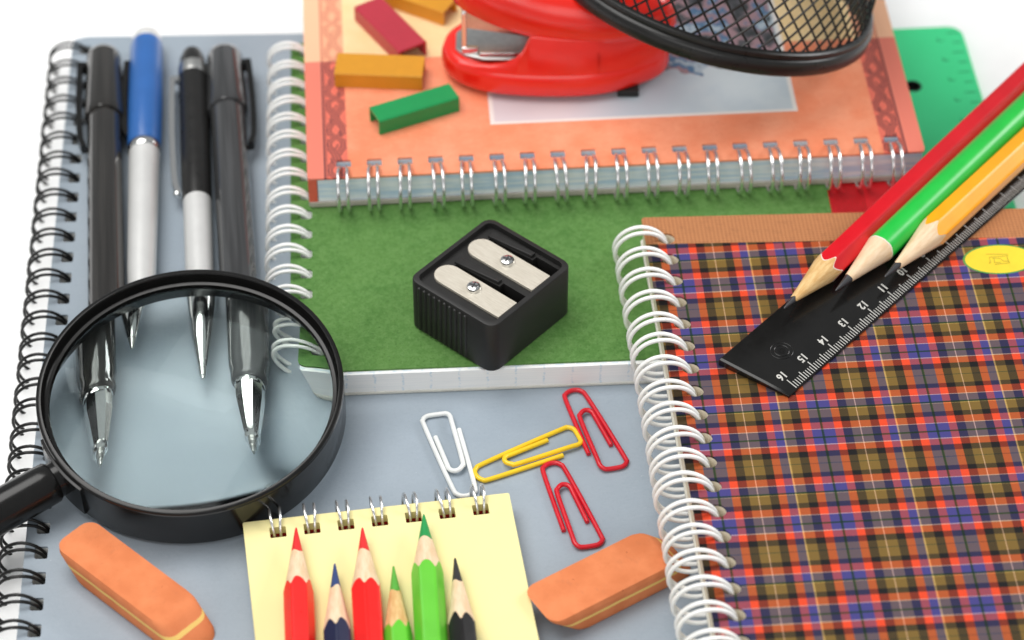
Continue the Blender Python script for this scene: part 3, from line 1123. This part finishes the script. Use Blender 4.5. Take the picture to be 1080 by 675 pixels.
for i in range(12, -1, -1):
    r_ = re * i / 12
    prof.append((zc + e2 + (math.sqrt(Rl * Rl - r_ * r_) - (Rl - sag)), r_))
mb.lathe(prof, 128, 'z')
g = Mat('lens_glass')
refr = g.nt.nodes.new('ShaderNodeBsdfRefraction')
refr.inputs['Color'].default_value = (0.968, 0.995, 0.985, 1)
refr.inputs['IOR'].default_value = 1.52
refr.inputs['Roughness'].default_value = 0.0
glo = g.nt.nodes.new('ShaderNodeBsdfGlossy')
glo.inputs['Color'].default_value = (0.9, 0.97, 1, 1)
glo.inputs['Roughness'].default_value = 0.06
ms = g.nt.nodes.new('ShaderNodeMixShader')
ms.inputs[0].default_value = 0.012                # coated glass: weak reflections, with a faint film of dust
sm = g.noise(0.12, 5, 0.65)
dus = g.noise(1.9, 2, 0.5)
amt = sm.smooth(0.3, 0.8) * 0.003 + 0.008 + (dus > 0.77) * 0.05
g.nt.links.new(amt.s, ms.inputs[0])
g.nt.links.new(refr.outputs[0], ms.inputs[1])
g.nt.links.new(glo.outputs[0], ms.inputs[2])
g.nt.links.new(ms.outputs[0], g.nt.nodes['Material Output'].inputs['Surface'])
part('lens', mb, g, t, 60)
# handle, in the plane of the ring
ha = R_(-143.5)
dx, dy = math.cos(ha), math.sin(ha)
mb = MB()
hz = 7.0
prof = [(40.6, 0), (40.6, 4.9), (41.2, 5.3), (44, 5.4), (130, 5.9), (134, 5.2), (135.5, 3.0), (135.6, 0)]
tmp = MB()
tmp.lathe(prof, 40, 'x')
mb.add([(x_ * dx - y_ * dy, x_ * dy + y_ * dx, z_ + hz) for x_, y_, z_ in tmp.v], tmp.f)
part('handle', mb, M['black_plastic'], t, 40)
tmp = MB()
tmp.lathe([(37.9, 0), (37.9, 4.6), (41.5, 4.6), (41.5, 0)], 32, 'x')
mb = MB()
mb.add([(x_ * dx - y_ * dy, x_ * dy + y_ * dx, z_ + hz) for x_, y_, z_ in tmp.v], tmp.f)
# flat lug moulded onto the frame where the handle joins
for s_ in (-1, 1):
    lug = []
    for a_ in range(0, 15):
        an = ha + s_ * R_(a_)
        lug.append(an)
    secs = [[(38.4 * math.cos(an), 38.4 * math.sin(an), 1.2), (39.1 * math.cos(an), 39.1 * math.sin(an), 1.4), (39.1 * math.cos(an), 39.1 * math.sin(an), 11.6), (38.4 * math.cos(an), 38.4 * math.sin(an), 11.8)] for an in lug]
    mb.loft(secs)
part('handle_socket', mb, M['black_plastic'], t, 40)

# ------------------------------------------------------------------ double pencil sharpener
SZ = 7.85
t = thing('pencil_sharpener', 'black double hole pencil sharpener on the green notebook', 'sharpener', (-5.5, -7.2, SZ), 49.2)
# local x: along the edge facing lower right (30 mm), local y: towards upper left (27.7 mm)
SX, SY, SH = 15.9, 14.5, 16.6
m = dull_black('sharpener_black', 0.016, 0.45)
m.bump(m.noise(2.5, 3), 0.06, 0.05)
M['sharp'] = m
body = rrect(-SX, -SY, SX, SY, 3.0, 6)
inner = rrect(-SX + 1.5, -SY + 1.5, SX - 1.5, SY - 1.5, 2.0, 6)
mb = MB()
# outer wall and rim
nb = len(body)
def ring(loop, z): return [(a, b, z) for a, b in loop]
mb.loft([ring(rrect(-SX + .5, -SY + .5, SX - .5, SY - .5, 2.6, 6), 0), ring(body, 0.5), ring(body, SH - 0.5), ring(rrect(-SX + .25, -SY + .25, SX - .25, SY - .25, 2.8, 6), SH - 0.1), ring(rrect(-SX + .6, -SY + .6, SX - .6, SY - .6, 2.5, 6), SH), ring(inner, SH), ring(inner, SH - 1.7)], cap=False)
mb.prism(rrect(-SX + .5, -SY + .5, SX - .5, SY - .5, 2.6, 6), 0.0, 0.4)
# grip ribs on the two short faces (x = -SX and x = +SX)
for sx in (-1, 1):
    for k in range(10):
        yy = -5.2 + k * 1.75
        mb.lathe([(0.6, 0), (0.9, 0.55), (SH - 1.2, 0.55), (SH - 0.7, 0)], 12, 'z', (sx * (SX - 0.12), yy, 0))
part('body', mb, M['sharp'], t, 40)
# recessed floor with two cone slots beside the blades
fz = SH - 1.7
floor_loop = rrect(-SX + 1.5, -SY + 1.5, SX - 1.5, SY - 1.5, 2.0, 6)
slots = []
cut = []
for x0 in (-10.4 + 0.9, 2.8 + 0.9):
    # narrow long slot next to the blade widening to a square pocket at the -y end
    slots.append([(x0 + 6.3, -11.9), (x0 + 10.2, -11.9), (x0 + 10.2, -4.3), (x0 + 8.6, -4.3), (x0 + 7.6, 9.6), (x0 + 6.2, 9.6)])
slots = [[(a - 0.6, b) for a, b in s_] for s_ in slots]
floor = plate(floor_loop, slots, fz - 6.5, fz)
part('recess_floor', floor, M['sharp'], t, 30)
m = Mat('blade_steel', lin(196, 184, 162), 0.4, 0.5, 0.3)
st, st2 = m.noise(1.0, 4, 0.7, (4.0, 0.25, 1)), m.noise(0.35, 5, 0.7)
c = m.mix(st.smooth(0.3, 0.7), lin(198, 190, 174), lin(216, 209, 195))
c = m.mix(st2.smooth(0.6, 0.75) * 0.3, c, lin(140, 126, 104))
m.color(c)
m.set('Roughness', st * 0.25 + 0.28)
m.bump(st, 0.15, 0.05)
M['blade'] = m
bxs = (-10.4, 2.8)
for bx in bxs:
    lp = []
    w_ = 7.2
    for i in range(11):
        a_ = R_(180 * i / 10)
        lp.append((bx + w_ / 2 + w_ / 2 * math.cos(a_) - 0.6, 8.2 + 3.6 * math.sin(a_)))
    lp += [(bx - 0.6, -12.2), (bx + w_ - 0.6, -12.2)]
    mb = MB()
    mb.prism(lp, fz + 0.02, fz + 0.9)
    bl = part('blade', mb, M['blade'], t, 30, 0.12)
    mb = MB()
    cxs, cys = bx + w_ / 2 - 0.3, -0.4
    mb.lathe([(0.9, 0), (0.9, 1.95), (1.3, 2.0), (1.9, 1.7), (2.15, 1.0), (2.2, 0)], 28, 'z', (cxs, cys, fz))
    sc_ = part('screw', mb, M['chrome'], bl, 40)
    mb = MB()
    for a_ in (0.3, 0.3 + math.pi / 2):
        u, v_ = math.cos(a_), math.sin(a_)
        lp = [(cxs + u * 1.2 - v_ * .22, cys + v_ * 1.2 + u * .22), (cxs - u * 1.2 - v_ * .22, cys - v_ * 1.2 + u * .22), (cxs - u * 1.2 + v_ * .22, cys - v_ * 1.2 - u * .22), (cxs + u * 1.2 + v_ * .22, cys + v_ * 1.2 - u * .22)]
        mb.prism(lp, fz + 2.02, fz + 2.215 + a_ * 0.002)
    # the cross recess is a piece of the screw's own mesh
    me2 = mb.mesh('screw_recess')
    bm = bmesh.new()
    bm.from_mesh(sc_.data)
    k0 = len(bm.faces)
    bm.from_mesh(me2)
    bm.faces.ensure_lookup_table()
    for fc in bm.faces[k0:]:
        fc.material_index = 1
    bm.to_mesh(sc_.data)
    bm.free()
    sc_.data.materials.append(M['graphite'].m)
# raised blade ramps: sloped ridges between slot and the next blade
mb = MB()
for bx in bxs:
    mb.loft([[(bx + 7.8, 10.4, fz), (bx + 10.4, 10.4, fz), (bx + 10.4, 10.4, fz + 0.5), (bx + 8.1, 10.4, fz + 0.5)],
             [(bx + 9.1, -3.6, fz), (bx + 10.8, -3.6, fz), (bx + 10.8, -3.6, fz + 1.0), (bx + 9.3, -3.6, fz + 1.0)]])
part('blade_ridge', mb, M['sharp'], t, 30, 0.15)

# ------------------------------------------------------------------ staple strips on the orange cover
OZ = 18.05


def staples(label, corners, rgb, h=4.9):
    """corners: near-left, near-right, far-right, far-left of the strip's flat top"""
    (x0, y0), (x1, y1), (x2, y2), (x3, y3) = corners
    cx, cy = (x0 + x1 + x2 + x3) / 4, (y0 + y1 + y2 + y3) / 4
    ang = math.degrees(math.atan2((y1 + y2) - (y0 + y3), (x1 + x2) - (x0 + x3)))
    L = math.hypot((x1 + x2) - (x0 + x3), (y1 + y2) - (y0 + y3)) / 2
    W = math.hypot((x2 + x3) - (x0 + x1), (y2 + y3) - (y0 + y1)) / 2
    m = Mat('coated_staples', lin(*rgb), 0.34, 0.5)
    x, y, z = m.xyz()
    n = m.noise(0.3, 3)
    g = ((x * 1.9).fract() - 0.5).abs()
    cc = lin(*rgb)
    m.color(m.mix((g > 0.44) * 0.25, m.mix(n, tuple(v * .92 for v in cc[:3]) + (1,), tuple(min(1, v * 1.08) for v in cc[:3]) + (1,)), tuple(v * .5 for v in cc[:3]) + (1,)))
    m.bump(g, 0.5, 0.12)
    tk = 0.75
    sec = [(-W / 2, 0), (-W / 2, h - .35), (-W / 2 + .35, h), (W / 2 - .35, h), (W / 2, h - .35), (W / 2, 0), (W / 2 - tk, 0), (W / 2 - tk, h - tk), (-W / 2 + tk, h - tk), (-W / 2 + tk, 0)]
    mb = MB()
    n_ = len(sec)
    v = [(-L / 2, a, b) for a, b in sec] + [(L / 2, a, b) for a, b in sec]
    f = [(i, (i + 1) % n_, n_ + (i + 1) % n_, n_ + i) for i in range(n_)]
    for e_ in (0, n_):
        f += [(e_ + 0, e_ + 1, e_ + 8, e_ + 9), (e_ + 1, e_ + 2, e_ + 3, e_ + 4, e_ + 7, e_ + 8), (e_ + 4, e_ + 5, e_ + 6, e_ + 7)]
    mb.add(v, f)
    o = part('staple_strip', mb, m, None, 20)
    o.location = (cx * S, cy * S, OZ * S)
    o.rotation_euler = (0, 0, R_(ang))
    o['label'], o['category'], o['group'] = label, 'staples', 'coloured staple strips on the orange notebook'
    return o


staples('green strip of staples beside the front of the red stapler', [(-36.0, 54.9), (-13.9, 65.6), (-18.4, 71.0), (-39.9, 61.0)], (18, 150, 80))
staples('amber strip of staples lying on the patterned border', [(-49.5, 75.8), (-24.7, 74.0), (-25.0, 83.8), (-49.5, 85.0)], (218, 150, 36))
staples('maroon strip of staples lying on the cream part of the cover', [(-45.2, 105.6), (-31.6, 84.8), (-24.6, 90.6), (-38.0, 111.4)], (186, 50, 66))
staples('amber strip of staples farthest back, above the maroon strip', [(-38.0, 113.5), (-20.0, 103.6), (-15.6, 110.4), (-33.6, 120.4)], (218, 150, 36))

# ------------------------------------------------------------------ red stapler (local x from its front tip to its hinge end)
t = thing('stapler', 'small red stapler with open jaw resting on the orange notebook', 'stapler', (-20.0, 84.0, OZ), 0.0)
m = plain('red_plastic', (238, 36, 22), 0.24, 0.5, 0.05, 0.06)
m.set('Coat Weight', 0.3)
m.set('Coat Roughness', 0.2)
M['stapler_red'] = m


def plan(xs_scale=1.0, w=1.0, x_off=0.0):
    half = [(0, 0.0), (0.6, 3.2), (1.8, 6.0), (4.0, 8.8), (7.5, 11.2), (13, 13.6), (20, 15.0), (30, 15.7), (40, 15.4), (48, 13.8), (54, 11.2), (59, 8.4), (62.5, 5.6), (64, 2.6), (64.4, 0)]
    up = [(x_ * xs_scale + x_off, -h_ * w) for x_, h_ in half]
    dn = [(x_ * xs_scale + x_off, h_ * w) for x_, h_ in half[1:-1]][::-1]
    return catmull(up + dn + [up[0]], 3)[:-1]


mb = MB()
def at_z(loop, z): return [(a, b, z) for a, b in loop]
base = plan()
mb.loft([at_z(plan(0.965, 0.93, 1.1), 1.6), at_z(plan(0.99, 0.98, 0.3), 2.6), at_z(base, 4.0), at_z(plan(0.992, 0.985, 0.25), 7.0), at_z(plan(0.975, 0.95, 0.8), 8.8), at_z(plan(0.94, 0.88, 1.9), 9.6), at_z(plan(0.86, 0.76, 4.4), 9.2), at_z(plan(0.83, 0.70, 5.2), 7.4)])
part('base', mb, M['stapler_red'], t, 50)
# rear housing: two side walls rising to the hinge, their front edge swept in an arc
def half_at(x_):
    h_ = [(0, 0.0), (0.6, 3.2), (1.8, 6.0), (4.0, 8.8), (7.5, 11.2), (13, 13.6), (20, 15.0), (30, 15.7), (40, 15.4), (48, 13.8), (54, 11.2), (59, 8.4), (62.5, 5.6), (64.4, 0)]
    for (a, b), (c_, d) in zip(h_[:-1], h_[1:]):
        if a <= x_ <= c_:
            return b + (d - b) * (x_ - a) / (c_ - a)
    return 0
mb = MB()
for s_ in (-1, 1):
    secs = []
    for x_, zt_ in ((5, 9.0), (9, 9.7), (14, 10.6), (18, 11.6), (21, 13.4), (23, 16.0), (24.2, 19.0), (25.2, 21.5), (28, 21.6), (36, 20.8), (44, 19.8), (52, 18.6), (58, 17.5), (62.5, 16.4)):
        ho = half_at(x_)
        o1, o2 = ho * 0.955, ho * (0.955 - 0.007 * (zt_ - 9))
        secs.append([(x_, s_ * o1, 6.0), (x_, s_ * o2, zt_ - 0.5), (x_, s_ * (o2 - 0.5), zt_), (x_, s_ * max(0.2, o2 - 2.0), zt_), (x_, s_ * max(0.1, o1 - 2.6), 6.0)])
    mb.loft(secs)
secs = []
for z_ in (6.0, 16.0):
    secs.append([(max(a, 44.0), b, z_) for a, b in plan(0.955, 0.88, 0.9)])
mb.loft(secs)
part('rear_housing', mb, M['stapler_red'], t, 50)
# top shell with a domed back
mb = MB()
secs = []
for z_, sx_, w_, xo in ((0.0, 0.96, 0.80, 3.2), (0.8, 0.985, 0.84, 2.4), (6.0, 0.98, 0.82, 2.4), (9.0, 0.96, 0.76, 3.0), (11.6, 0.92, 0.66, 4.4), (13.4, 0.84, 0.52, 7.2), (14.4, 0.7, 0.33, 12.5)):
    loop = []
    for a, b in plan(sx_, w_, xo):
        lift = 27.6 - 8.0 * max(0.0, min(1.0, a / 30.0)) - 3.0 * max(0, (a - 30) / 34)
        zz = z_ * (1.0 - 0.25 * max(0, (a - 20) / 44))
        loop.append((a, b, lift + zz))
    secs.append(loop)
mb.loft(secs)
part('top_shell', mb, M['stapler_red'], t, 50)
mb = MB()
lp = [(4.2, -3.6), (6.5, -6.4), (12, -8.2), (42, -8.6), (42, 8.6), (12, 8.2), (6.5, 6.4), (4.2, 3.6)]
mb.prism(lp, 9.0, 10.1)
part('anvil_plate', mb, M['steel'], t, 30, 0.4)
mb = MB()
mb.loft([[(6.0, -5.2, 18.5), (6.0, 5.2, 18.5), (6.0, 5.2, 28.5), (6.0, -5.2, 28.5)], [(30, -4.8, 14.0), (30, 4.8, 14.0), (30, 4.8, 21.0), (30, -4.8, 21.0)]])
part('magazine', mb, M['steel'], t, 30, 0.3)
mb = MB()
mb.box(6.0, -5.9, 10.1, 7.4, -4.7, 24.0)
mb.box(6.0, -6.3, 10.1, 10.6, -5.0, 12.2)
mb.box(11.0, -7.6, 10.1, 24.0, -6.4, 11.4)
part('jaw_bracket', mb, M['chrome'], t, 30, 0.2)
mb = MB()
mb.box(49.5, -13.0, 0.05, 55.5, -6.0, 2.2)
mb.box(49.5, 6.0, 0.05, 55.5, 13.0, 2.2)
part('rubber_foot', mb, dull_black('rubber', 0.015, 0.6), t, 30, 0.3)

# ------------------------------------------------------------------ wire mesh pencil cup, tipped over with its rim on the stapler
Rc = 47.5
nrm = Vector((0.25, 0.21, 0.95)).normalized()
quat = Vector((0, 0, 1)).rotation_difference(nrm)
ctr = Vector((55.6, 98.0, 34.9))
t = thing('pencil_cup', 'black wire mesh pencil cup tipped upside down against the stapler', 'pencil cup', ctr, 0, quat.to_euler())
M['cup_black'] = dull_black('cup_black', 0.014, 0.3)
mb = MB()
prof = [(-0.2, Rc - 2.6), (-1.0, Rc - 1.8), (-1.0, Rc - 0.5), (-0.2, Rc + 0.1), (2.6, Rc + 0.2), (3.4, Rc - 0.1), (3.8, Rc - 0.8), (4.4, Rc - 0.5), (5.4, Rc - 0.6), (5.9, Rc - 1.3), (5.9, Rc - 2.2), (5.2, Rc - 2.7)]
mb.lathe(prof, 96, 'z', closed=True)
part('rim', mb, M['cup_black'], t, 40)
HC, taper = 98.0, 0.06
mb = MB()
ncol, nh = 62, 26
def cyl(a, h, rr=0.0):
    r_ = Rc - 1.8 - taper * h + rr
    return (r_ * math.cos(a), r_ * math.sin(a), h)
dtw = 2 * math.pi / ncol * 18
for fam in (-1, 1):
    for k in range(ncol):
        a0 = 2 * math.pi * k / ncol
        pts = [cyl(a0 + fam * dtw * (i / nh), 4.5 + (HC - 4.5) * i / nh, 0.12 * fam) for i in range(nh + 1)]
        mb.tube(pts, 0.35, 5)
part('mesh_wall', mb, M['cup_black'], t, 60)
mb = MB()
rb = Rc - 1.8 - taper * HC
mb.lathe([(HC - 2.5, rb - 0.6), (HC - 2.5, rb + 0.7), (HC + 0.6, rb + 0.7), (HC + 1.2, rb - 0.2), (HC + 1.2, 0), (HC + 0.4, 0), (HC + 0.4, rb - 1.2)], 72, 'z')
part('cup_base', mb, M['cup_black'], t, 40)
